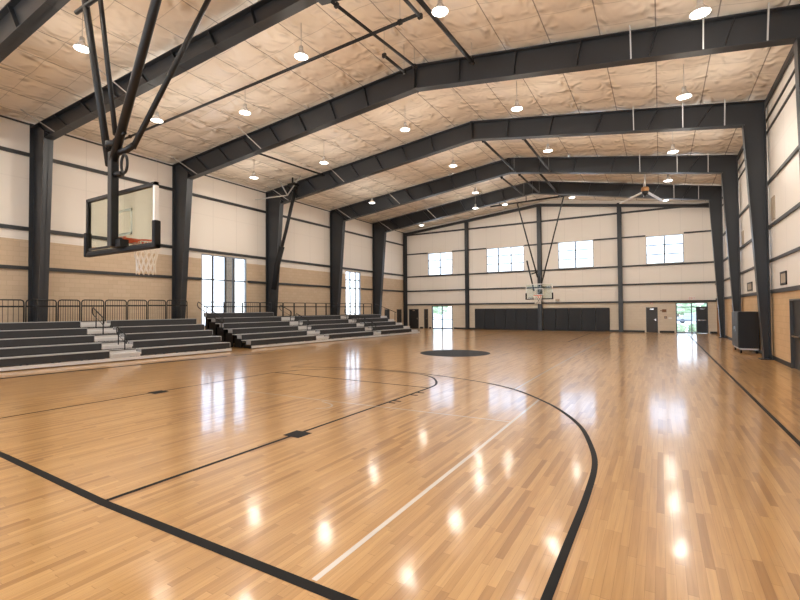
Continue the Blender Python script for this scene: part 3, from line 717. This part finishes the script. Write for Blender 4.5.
# ---- basketball hoops hung from the roof
def hoop(label, cx, y, z0, w, h, mast, tubes, thin, cross, rim_r, rim_z, mast_w, gap=.15):
    """board faces +f; y of glass plane; z0 bottom"""
    f = 1 if y < 15 else -1
    r = thing('basketball_hoop', (cx, y, z0), label, 'basketball hoop', 'basketball hoops hung from the roof')
    x0, x1, z1 = cx-w/2, cx+w/2, z0+h
    t = .05*w/2
    bd = build('backboard', MB().box(x0+t, x1-t, y-.008, y+.008, z0+.07, z1-t), M['board_glass'], r); bd['label'] = 'clear glass backboard'
    fr = MB(); fm = 'black' if f > 0 else 'white'
    fr.box(x0, x0+t, y-.035, y+.03, z0+.05, z1); fr.box(x0, x1, y-.035, y+.03, z1-t, z1); fr.box(x0, x1, y-.035, y+.03, z0+.04, z0+.04+t)
    build('backboard_frame', fr, M[fm], bd)
    build('backboard_side_rail', MB().box(x1-t, x1, y-.035, y+.03, z0+.05, z1), M['white'], bd)
    pd = MB(); pt = .05
    pd.box(x0-pt*.7, x1+pt*.7, y-.05, y+.05, z0, z0+.075)
    for xa, xb in ((x0-pt*.7, x0+pt), (x1-pt, x1+pt*.7)): pd.box(xa, xb, y-.06, y+.05, z0, z0+h*.42)
    build('edge_padding', pd, M['rubber'], bd, bevel=.02)
    sq = MB(); a, b, c, d2 = cx-w*.165, cx+w*.165, rim_z+.04, rim_z+h*.46
    yy = y+f*.011
    for xa, xb, za, zb in ((a, b, c, c+.045), (a, b, d2-.045, d2), (a, a+.045, c, d2), (b-.045, b, c, d2)):
        sq.box(xa, xb, yy-.003, yy+.003, za, zb)
    build('target_square', sq, M['white'], bd)
    # rim and its bracket
    ry = y+f*(rim_r+gap)
    rm = MB(); rm.tube([(cx+rim_r*math.cos(q), ry+rim_r*math.sin(q), rim_z) for q in [2*math.pi*k/28 for k in range(28)]], .016, 8, True)
    build('rim', rm, M['orange'], r)
    br = MB(); br.box(cx-.1, cx+.1, min(y+f*.01, y+f*.05), max(y+f*.01, y+f*.05), rim_z-.16, rim_z+.03)
    br.hexa([(cx-.09, y+f*.03, rim_z-.10), (cx+.09, y+f*.03, rim_z-.10), (cx+.12, ry-f*rim_r*.8, rim_z-.02), (cx-.12, ry-f*rim_r*.8, rim_z-.02),
             (cx-.09, y+f*.03, rim_z+.015), (cx+.09, y+f*.03, rim_z+.015), (cx+.12, ry-f*rim_r*.8, rim_z+.01), (cx-.12, ry-f*rim_r*.8, rim_z+.01)])
    build('rim_bracket', br, M['orange'], r)
    nt = MB(); n = 12; lv = [(rim_r*.99, 0), (rim_r*.97, -.11), (rim_r*.86, -.23), (rim_r*.75, -.35), (rim_r*.70, -.47), (rim_r*.74, -.58)]
    for s in (1, -1):
        for k in range(n):
            nt.tube([(cx+rr*math.cos(2*math.pi*(k+s*.5*q)/n), ry+rr*math.sin(2*math.pi*(k+s*.5*q)/n), rim_z+dz) for q, (rr, dz) in enumerate(lv)], .011, 5)
    build('net', nt, M['net'], r)
    # mast, braces
    (mx, my), mz0, mz1 = mast
    build('mast', MB().box(mx-mast_w/2, mx+mast_w/2, my-mast_w/2, my+mast_w/2, mz0, mz1), M['pipe'], r, bevel=.012)
    mb = MB().bar((cx-w*.42, y-f*.05, z0+.12), (cx+w*.12, y-f*.05, z0+.12), .03, .035).bar((mx, my, z0+.2), (mx, y-f*.02, z0+.2), .1, .1)
    mb.box(mx-.1, mx+.22 if f > 0 else mx+.1, min(my, y), max(my, y), z0+.08, z0+.2)
    build('backboard_mount', mb, M['pipe'], r)
    for a, b, rad in tubes: build('brace_tube', MB().tube([a, b], rad, 12), M['pipe'], r)
    for a, b, rad in thin: build('thin_brace', MB().tube([a, b], rad, 10), M['pipe'], r)
    for a, b, rad in cross: build('cross_pipe', MB().tube([a, b], rad, 10), M['pipe'], r)
    return r
J = (-7.83, 3.88, 4.28)
def ext(a, b, z):
    t = (z-a[2])/(b[2]-a[2]); return tuple(p+(q-p)*t for p, q in zip(a, b))
nh = hoop('near basketball hoop seen from behind with clear glass backboard and thick black hanging braces', -7.86, 4.0, 2.735, 2.16, 1.045,
     ((-7.80, 3.86), 2.82, 4.4),
     [((-7.93, 3.86, 4.2), ext((-7.93, 3.86, 4.2), (-8.84, 3.88, 7.37), 8.85), .058), ((-7.80, 3.86, 4.25), ext((-7.80, 3.86, 4.25), (-6.62, 3.88, 6.54), 8.85), .068)],
     [((-7.38, 3.95, 4.42), ext((-7.38, 3.95, 4.42), (-6.92, 5.0, 7.34), 8.9), .045), ((-7.92, 3.95, 4.75), ext((-7.92, 3.95, 4.75), (-8.60, 4.02, 7.37), 8.85), .040)],
     [((-9.12, 3.86, 7.22), (-5.95, 3.86, 7.22), .038), ((-10.6, 3.88, 8.85), (-4.6, 3.88, 8.85), .06)], .205, 2.985, .125, .24)
build('pulley_bracket', MB().tube([(-7.83, 3.86, 4.36), (-7.5, 3.92, 4.40), (-7.36, 3.95, 4.46)], .05, 10).tube([(-7.8, 3.86, 4.02), (-7.6, 3.9, 4.02)], .045, 10), M['pipe'], nh)
build('pulley_ring', MB().tube([(-7.54+.09*math.cos(q), 3.9, 4.17+.15*math.sin(q)) for q in [2*math.pi*k/18 for k in range(18)]], .022, 8, True), M['pipe'], nh)
build('clamp_collar', MB().lathe([(.10,-.05),(.125,-.04),(.125,.04),(.10,.05)], (-7.81, 3.87, 4.52), 16).tube([(-7.8, 3.87, 4.60), (-7.46, 3.87, 4.66)], .028, 8), M['pipe'], nh)
for x in (-10.3, -4.9): build('ceiling_hanger', MB().tube([(x, 3.88, 8.85), (x, 3.88, zc(x)+.02)], .03, 8), M['pipe'], nh)
fh = hoop('far basketball hoop facing the camera with white framed backboard before the far wall', -7.17, 31.0, 2.36, 1.80, 1.08,
     ((-7.17, 31.16), 2.45, 4.0),
     [((-7.30, 31.16, 3.9), (-8.66, 31.16, 9.28), .048), ((-7.05, 31.16, 3.4), (-5.5, 31.16, 9.28), .048)],
     [((-7.55, 31.16, 2.95), (-8.02, 31.16, 5.1), .055), ((-7.72, 31.16, 4.15), (-7.2, 31.16, 4.3), .045)],
     [((-10.6, 31.1, 9.22), (-4.9, 31.1, 9.32), .06)], .27, 2.62, .13)
for x in (-9.9, -8.0, -5.6): build('ceiling_hanger', MB().tube([(x, 31.1, 9.25), (x, 31.1, zc(x)+.02)], .03, 8), M['pipe'], fh)

# ---- ceiling fan
o = thing('ceiling_fan', (-.6, 26.95, 7.9), 'large ceiling fan with pale blades hanging near the right end of the far frames', 'ceiling fan')
build('downrod', MB().tube([(-.6, 26.95, 8.15), (-.6, 26.95, zc(-.6)+.02)], .035, 8), M['galv'], o)
build('motor_housing', MB().lathe([(.05,.28),(.17,.24),(.2,.12),(.17,.03),(.05,0)], (-.6, 26.95, 7.95), 18, True, True), M['wood'], o)
build('hub_cone', MB().lathe([(.17,.02),(.14,-.08),(.06,-.2),(.02,-.22)], (-.6, 26.95, 7.95), 18, True, True), M['black'], o)
for q in ((-1.95, 29.35, 7.98), (.22, 29.95, 7.98)):
    a = Vector((-.6, 26.95, 8.0)); b = Vector(q); dd = (b-a).normalized()
    build('fan_blade', MB().bar(a+dd*.12, b, .16, .035), M['white'], o)

# ---- slanted pole by the third left column
o = thing('slanted_pole', (-20.0, 18.42, 0), 'slanted black pole with thicker sleeve beside the third column of the left wall', 'pole')
P0, P1, P2, P3 = (-20.0, 18.42, 0.0), (-19.4, 18.66, 4.42), (-18.7, 18.66, 6.32), (-17.9, 18.6, 8.64)
build('pole_tube', MB().tube([P1, P2, P3], .10, 12), M['pipe'], o)
build('pole_sleeve', MB().tube([lerp(P1, P2, .55), P1, lerp(P1, P0, .35)], .17, 12), M['rubber'], o)
build('foot_cover', MB().tube([lerp(P1, P0, .33), lerp(P1, P0, .6), (-19.95, 18.44, 1.0), (-20.0, 18.42, 0)], [.2, .24, .29, .3], 12), M['rubber'], o)
build('ceiling_bracket', MB().tube([P3, (-17.85, 18.58, 8.8)], .12, 10).box(-18.1, -17.6, 18.2, 18.6, 8.8, 8.92).tube([(-17.85, 18.35, 8.9), (-17.85, 18.35, zc(-17.85)+.03)], .05, 8), M['pipe'], o)
o = thing('roof_brace', (-19, 18.6, 8.2), 'pale bent brace pipes at the top of the slanted pole', 'brace')
for a, b in (((-19.6, 17.2, 8.0), (-18.2, 18.3, 8.3)), ((-18.2, 18.3, 8.3), (-17.3, 18.4, 9.3)), ((-18.2, 18.3, 8.3), (-18.5, 17.9, 9.15))): build('brace_pipe', MB().tube([a, b], .035, 8), M['galv'], o)

# ---- bleachers
RUN, RISE, D0, Z0 = .68, .25, .08, .39
class Unit:
    def __init__(s, o, ang):
        s.o = Vector(o); s.u = Vector((math.sin(ang), math.cos(ang))); s.n = Vector((-math.cos(ang), math.sin(ang)))
    def p(s, a, d, z): q = s.o+s.u*a+s.n*d; return (q.x, q.y, z)
    def blk(s, mb, s0, s1, d0, d1, z0, z1):
        q = [s.p(s0,d0,0), s.p(s1,d0,0), s.p(s1,d1,0), s.p(s0,d1,0)]
        mb.hexa([(a,b,z0) for a,b,_ in q]+[(a,b,z1) for a,b,_ in q]); return mb
def bleacher(name_label, U, s_min, s_max, sections, aisles, rows_of, rails):
    r = thing('bleacher', U.p((s_min+s_max)/2, 0, 0), name_label, 'bleacher', 'bleachers along the left wall')
    rmax = max(rows_of)
    b = MB(); U.blk(b, s_min, s_max, 0, .06, .03, .135)
    build('front_toe_board', b, M['alu'], r)
    for (a, c), nr in zip(sections, rows_of):
        for k in range(nr):
            d, z = D0+RUN*k, Z0+RISE*k
            m = MB(); U.blk(m, a, c, d, d+.035, z-.236, z-.022); U.blk(m, a, c, d, d+.32, z-.05, z-.012)
            se = build('seat_board', m, M['seat'], r)
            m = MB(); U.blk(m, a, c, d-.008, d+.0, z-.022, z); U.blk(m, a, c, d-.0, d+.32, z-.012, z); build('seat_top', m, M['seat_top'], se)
            for e, sg in ((a, -1), (c, 1)):
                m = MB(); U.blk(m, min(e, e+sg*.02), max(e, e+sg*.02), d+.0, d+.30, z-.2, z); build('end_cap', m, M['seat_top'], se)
    for k in range(rmax):
        ss = [sec for sec, nr in zip(sections, rows_of) if nr > k]
        a, c = min(x[0] for x in ss), max(x[1] for x in ss)
        d, z = D0+RUN*k, Z0+RISE*k
        if k == rmax-1: break
        m = MB(); U.blk(m, a, c, d+.33, d+RUN+.02, z-.04, z-.015)
        fb = build('foot_board', m, M['alu'], r)
        m = MB(); U.blk(m, a, c, d+RUN+.0, d+RUN+.02, z-.015, z+RISE-.23); build('riser', m, M['black'], r)
    for (a, c) in aisles:
        nr = 5 if rmax >= 5 else rmax
        for k in range(nr):
            d, z = D0+RUN*k, Z0+RISE*k
            m = MB(); U.blk(m, a+.02, c-.02, d-.02, d+.34, z-.145, z-.115); U.blk(m, a+.02, c-.02, d-.03, d-.005, z-.17, z-.115)
            st = build('aisle_step', m, M['alu'], r)
            m = MB(); U.blk(m, a+.03, c-.03, d+.0, d+.02, z-.25, z-.14); U.blk(m, a+.03, c-.03, d+.33, d+.35, z-.12, z-.02); build('step_riser', m, M['alu_edge'], r)
            m = MB(); U.blk(m, a+.04, c-.04, d+.32, d+.345, z-.036, z-.006); build('step_nosing', m, M['black'], r)
    for (a, c), nr in zip(sections, rows_of):
        for e, sg in ((a, 1), (c, -1)):
            m = MB()
            for k in range(nr):
                d, z = D0+RUN*k, Z0+RISE*k
                U.blk(m, min(e+sg*.10, e+sg*.13), max(e+sg*.10, e+sg*.13), d+.12, d+RUN if k < nr-1 else d+.3, .02, z-.21)
            build('shade_panel', m, M['black'], r)  # black panel stands in for the shade under the open seating
    for (a, c), nr in zip(sections, rows_of):
        d, z = D0+RUN*(nr-1)+.30, Z0+RISE*(nr-1)
        m = MB(); U.blk(m, a+.1, c-.1, d, d+.02, .04, z-.05); build('light_block_panel', m, M['black'], r)  # black sheet added to block window light showing under the seats
    # open understructure
    for a in [s_min+.15+(s_max-s_min-.3)*k/9 for k in range(10)]:
        m = MB()
        for k in range(rmax):
            if not any(x[0]-.05 <= a <= x[1]+.05 and nr > k for x, nr in zip(sections, rows_of)): continue
            d, z = D0+RUN*k, Z0+RISE*k
            m.bar(U.p(a, d+.3, 0), U.p(a, d+.3, z-.05), .05, .05)
            if k: m.bar(U.p(a, d+.3-RUN, .12), U.p(a, d+.3, z-.08), .03, .03)
        if m.bm.verts: build('support_post', m, M['black'], r)
    for kind, a, dd in rails:
        m = MB()
        zz = lambda d: Z0+RISE*((d-D0)/RUN)
        d0, d1, e0, e1 = dd
        for d in (d0, d1): m.tube([U.p(a, d, zz(d)-.28), U.p(a, d, zz(d)+.40)], .020, 8)
        path = [U.p(a, e0+.05, zz(e0)+.14), U.p(a, e0, zz(e0)+.20), U.p(a, e0, zz(e0)+.32), U.p(a, e0+.06, zz(e0)+.41), U.p(a, e1-.06, zz(e1)+.40), U.p(a, e1, zz(e1)+.34), U.p(a, e1, zz(e1)+.22), U.p(a, e1-.06, zz(e1)+.12)]
        m.tube(path, .020, 8, True)
        for d in (d0, d1): m.tube([U.p(a, d, zz(d)-.30), U.p(a, d, zz(d)-.25)], .045, 8)
        build('hand_rail', m, M['black'], r)
    return r
U1 = Unit((-15.79, 12.55), math.atan(.105)); U2 = Unit((-15.97, 13.83), math.atan(.059))
bleacher('near dark grey bleacher at the left edge with one stepped aisle', U1, -7.7, .03, [(-7.7, -4.58), (-3.55, 0)], [(-4.58, -3.55)], [5, 5], [('r', -4.07, (2.06, 2.75, 2.0, 3.12)), ('r', -3.95, (.45, 1.0, .28, 1.15))])
bleacher('far dark grey bleacher in three seat blocks reaching towards the far corner', U2, 0, 14.6, [(0, 4.13), (5.13, 9.15), (9.95, 13.6)], [(4.13, 5.13), (9.15, 9.95)], [6, 5, 5],
         [('r', -.25, (1.95, 3.1, 1.75, 3.9)), ('r', 4.63, (1.25, 1.9, 1.1, 2.15)), ('r', 4.63, (2.6, 3.2, 2.5, 3.5)), ('r', 9.55, (.5, 1.1, .2, 1.3)), ('r', 9.55, (1.9, 2.6, 1.6, 2.8))])
# end steps at the far end of the far bleacher
es = thing('end_steps', U2.p(14.1, 1, 0), 'light grey steps at the far end of the far bleacher', 'steps')
for k in range(5):
    m = MB(); U2.blk(m, 13.66, 14.5-.02*k, D0+RUN*k+.02, D0+RUN*(k+1), .0 if k == 0 else Z0+RISE*(k-1)-.13, Z0+RISE*k-.13); build('step', m, M['alu'], es)

# ---- guard railings behind the bleachers
def rail_panel(U, a, c, d, z0, z1, n, label, group, mat='black', R=.09):
    r = thing('guard_rail_panel', U.p((a+c)/2, d, z0), label, 'guard railing', group)
    m = MB(); rr = .022
    m.tube([U.p(a, d, z0), U.p(a, d, z1-R), U.p(a+R*.3, d, z1-R*.3), U.p(a+R, d, z1), U.p(c-R, d, z1), U.p(c-R*.3, d, z1-R*.3), U.p(c, d, z1-R), U.p(c, d, z0)], rr, 8)
    build('rail_frame', m, M[mat], r)
    build('middle_rail', MB().bar(U.p(a, d, z1-.235), U.p(c, d, z1-.235), .022, .055), M[mat], r)
    build('bottom_rail', MB().bar(U.p(a, d, z0+.10), U.p(c, d, z0+.10), .022, .035), M[mat], r)
    for k in range(n):
        q = a+(c-a)*(k+1)/(n+1)
        build('picket', MB().tube([U.p(q, d, z0+.10), U.p(q, d, z1)], .0085, 5), M[mat], r)
names1 = ['black picket railing panel at the left edge of the photo', 'black picket railing panel in front of the leftmost column', 'black picket railing panel just right of the leftmost column', 'black picket railing panel right behind the near aisle hand rail',
          'black picket railing panel below the left half of the near backboard', 'black picket railing panel below the near net', 'black picket railing panel second left of the second column', 'last panel of near picket railing, in front of the second column']
e1 = [-7.5, -6.14, -5.19, -4.44, -3.62, -2.79, -1.98, -1.18, -.2]
for k in range(8): rail_panel(U1, e1[k]+.03, e1[k+1]-.03, 3.2, 1.0, 2.18+.008*k, 8, names1[k], 'picket railing behind the near bleacher')
names2 = ['railing panel before the left part of the big bright window', 'railing panel before the right part of the big bright window', 'railing panel just left of the slanted pole', 'railing panel in front of the slanted pole', 'railing panel just right of the slanted pole', 'second railing panel right of the slanted pole', 'third railing panel right of the slanted pole', 'fourth railing panel right of the slanted pole',
          'railing panel in front of the fourth column', 'railing panel just left of the narrow tall window', 'railing panel before the narrow tall window', 'railing panel right of the narrow tall window', 'railing panel at the fifth column', 'last railing panel past the fifth column']
e2 = [.05, 1.2, 2.35, 3.51, 4.35, 5.19, 6.07, 6.99, 7.96, 8.9, 9.9, 10.88, 11.9, 12.9, 13.9]
for k in range(14): rail_panel(U2, e2[k]+.024, e2[k+1]-.024, 3.86, 1.42 if k < 3 else 1.15, 2.19, 8 if k < 3 else 0, 'black '+names2[k], 'railing behind the far bleacher', R=.03)
# a sloping end rail closing the far bleacher
o = thing('end_rail', U2.p(14.0, 3.0, 1.2), 'black sloping end railing at the far end of the far bleacher', 'guard railing')
m = MB()
for d in (1.6, 2.5, 3.4): m.tube([U2.p(13.75, d, .45+.33*d), U2.p(13.75, d, .98+.36*d)], .02, 8)
m.tube([U2.p(13.75, 1.5, 1.52), U2.p(13.75, 3.45, 2.2)], .02, 8)
build('rail_frame', m, M['black'], o)

# ------------------------------------------------------------------ outdoors
struct(build('ground', MB().box(-60, 45, 36.0, 130, -.5, -.14).box(-70, XL-T, -30, 36.0, -.5, -.14).box(XR+T, 45, -30, 36, -.5, -.14), M['concrete'], origin=(0,0,0)), 'pale concrete outdoors seen through the glass')
def blob(mb, c, r, n=1):
    c = Vector(c); s = bmesh.ops.create_icosphere(mb.bm, subdivisions=3, radius=1)
    for v in s['verts']:
        d = v.co.copy(); k = 1+.22*math.sin(7*d.x+3*c.x)*math.cos(6*d.y+2*c.y)+.15*math.sin(11*d.z+5*d.x)
        v.co = c+Vector((d.x*r[0], d.y*r[1], d.z*r[2]))*k
for x, y, h, lab in ((2.4, 84, 3.0, 'leafy green tree outside the glazed exit door, left'), (9.4, 97, 3.6, 'leafy green tree outside the glazed exit door, right'), (-42.5, 86, 4.4, 'green tree outside the far glazed double door')):
    o = thing('tree', (x, y, -.14), lab, 'tree', 'trees outside the far wall')
    build('trunk', MB().tube([(x, y, -.14), (x+.1, y, h*.5)], [.16, .1], 8), M['bark'], o)
    m = MB(); blob(m, (x, y, h*.62), (2.4, 1.6, h*.36)); blob(m, (x+1.7, y+.3, h*.45), (1.6, 1.2, h*.3)); blob(m, (x-1.6, y, h*.45), (1.6, 1.2, h*.28)); build('foliage', m, M['leaf'], o)
for x, y, lab in ((1.3, 40.5, 'low green shrub outside the glass door, left one'), (2.2, 40.7, 'low green shrub outside the glass door, right one'), (-16.1, 40.5, 'low green shrub outside the far double door')):
    m = MB(); blob(m, (x, y, .15), (.42, .4, .34)); tag(build('shrub', m, M['leaf']), lab, 'shrub', 'shrubs outside the doors')
o = thing('car', (3.0, 62.0, -.14), 'blue grey car parked outside the glazed exit door', 'car')
cx, cy = 3.0, 62.0
def cp(L): return [(cx+a-1.55, cy+b-44.0, c) for a, b, c in L]
m = MB(); m.hexa(cp([(.2,43.2,.12),(2.9,43.2,.12),(2.9,44.8,.12),(.2,44.8,.12),(.25,43.25,.62),(2.85,43.25,.62),(2.85,44.75,.62),(.25,44.75,.62)]))
m.hexa(cp([(.75,43.3,.62),(2.5,43.3,.62),(2.5,44.7,.62),(.75,44.7,.62),(1.05,43.45,1.05),(2.2,43.45,1.05),(2.2,44.55,1.05),(1.05,44.55,1.05)]))
build('car_body', m, M['car'], o, bevel=.05)
for x in (.75, 2.35):
    for y in (43.22, 44.62): build('wheel', MB().tube(cp([(x, y, .13), (x, y+.18, .13)]), .27, 16), M['tyre'], o)
tag(build('stone_pier', MB().box(XL-.56, XL-.40, 16.36, 16.98, -.14, 5.6).box(XL-.6, XL-.36, 16.3, 17.04, 5.6, 5.75), M['stone']), 'mottled stone pier outside the big bright window', 'pier')

# ------------------------------------------------------------------ light
w = bpy.data.worlds.new('daylight'); SC.world = w; w.use_nodes = True
nt = w.node_tree; bg = nt.nodes['Background']
tc = N(nt, 'ShaderNodeTexCoord'); sp = N(nt, 'ShaderNodeSeparateXYZ'); nt.links.new(tc.outputs['Generated'], sp.inputs[0])
rp = N(nt, 'ShaderNodeValToRGB'); e = rp.color_ramp.elements
e[0].position = .0; e[0].color = (.95, .97, 1, 1); e[1].position = .22; e[1].color = (.60, .76, 1, 1)
nt.links.new(sp.outputs['Z'], rp.inputs[0]); nt.links.new(rp.outputs[0], bg.inputs['Color'])
bg.inputs['Strength'].default_value = 2.25

sun = bpy.data.lights.new('sun', 'SUN'); sun.energy = 3.0; sun.angle = math.radians(1); sun.color = (1, .96, .9)
so = bpy.data.objects.new('sun', sun); COL.objects.link(so); so.rotation_euler = Vector((-.75, .12, -.65)).to_track_quat('-Z', 'Y').to_euler()

# ------------------------------------------------------------------ camera
cam = bpy.data.cameras.new('camera'); co = bpy.data.objects.new('camera', cam); COL.objects.link(co)
F, YAW, PITCH, ROLL = 440.944, math.radians(30.55), math.radians(1.211), math.radians(-.409)
fw = Vector((-math.sin(YAW)*math.cos(PITCH), math.cos(YAW)*math.cos(PITCH), math.sin(PITCH)))
rt = Vector((math.cos(YAW), math.sin(YAW), 0)); up = rt.cross(fw)
r2 = rt*math.cos(ROLL)+up*math.sin(ROLL); u2 = -rt*math.sin(ROLL)+up*math.cos(ROLL)
mt = Matrix((r2, u2, -fw)).transposed().to_4x4(); mt.translation = Vector((0, 0, 1.75*K))
co.matrix_world = mt
cam.sensor_fit = 'HORIZONTAL'; cam.sensor_width = 36; cam.lens = F/800*36
cam.clip_start = .05; cam.clip_end = 300
SC.camera = co

SC.view_settings.view_transform = 'Standard'; SC.view_settings.look = 'None'
SC.view_settings.exposure = 0.92; SC.view_settings.gamma = 1
try:
    SC.cycles.max_bounces = 10; SC.cycles.diffuse_bounces = 6; SC.cycles.transparent_max_bounces = 16
    SC.cycles.sample_clamp_indirect = 8; SC.cycles.use_denoising = True
except Exception: pass
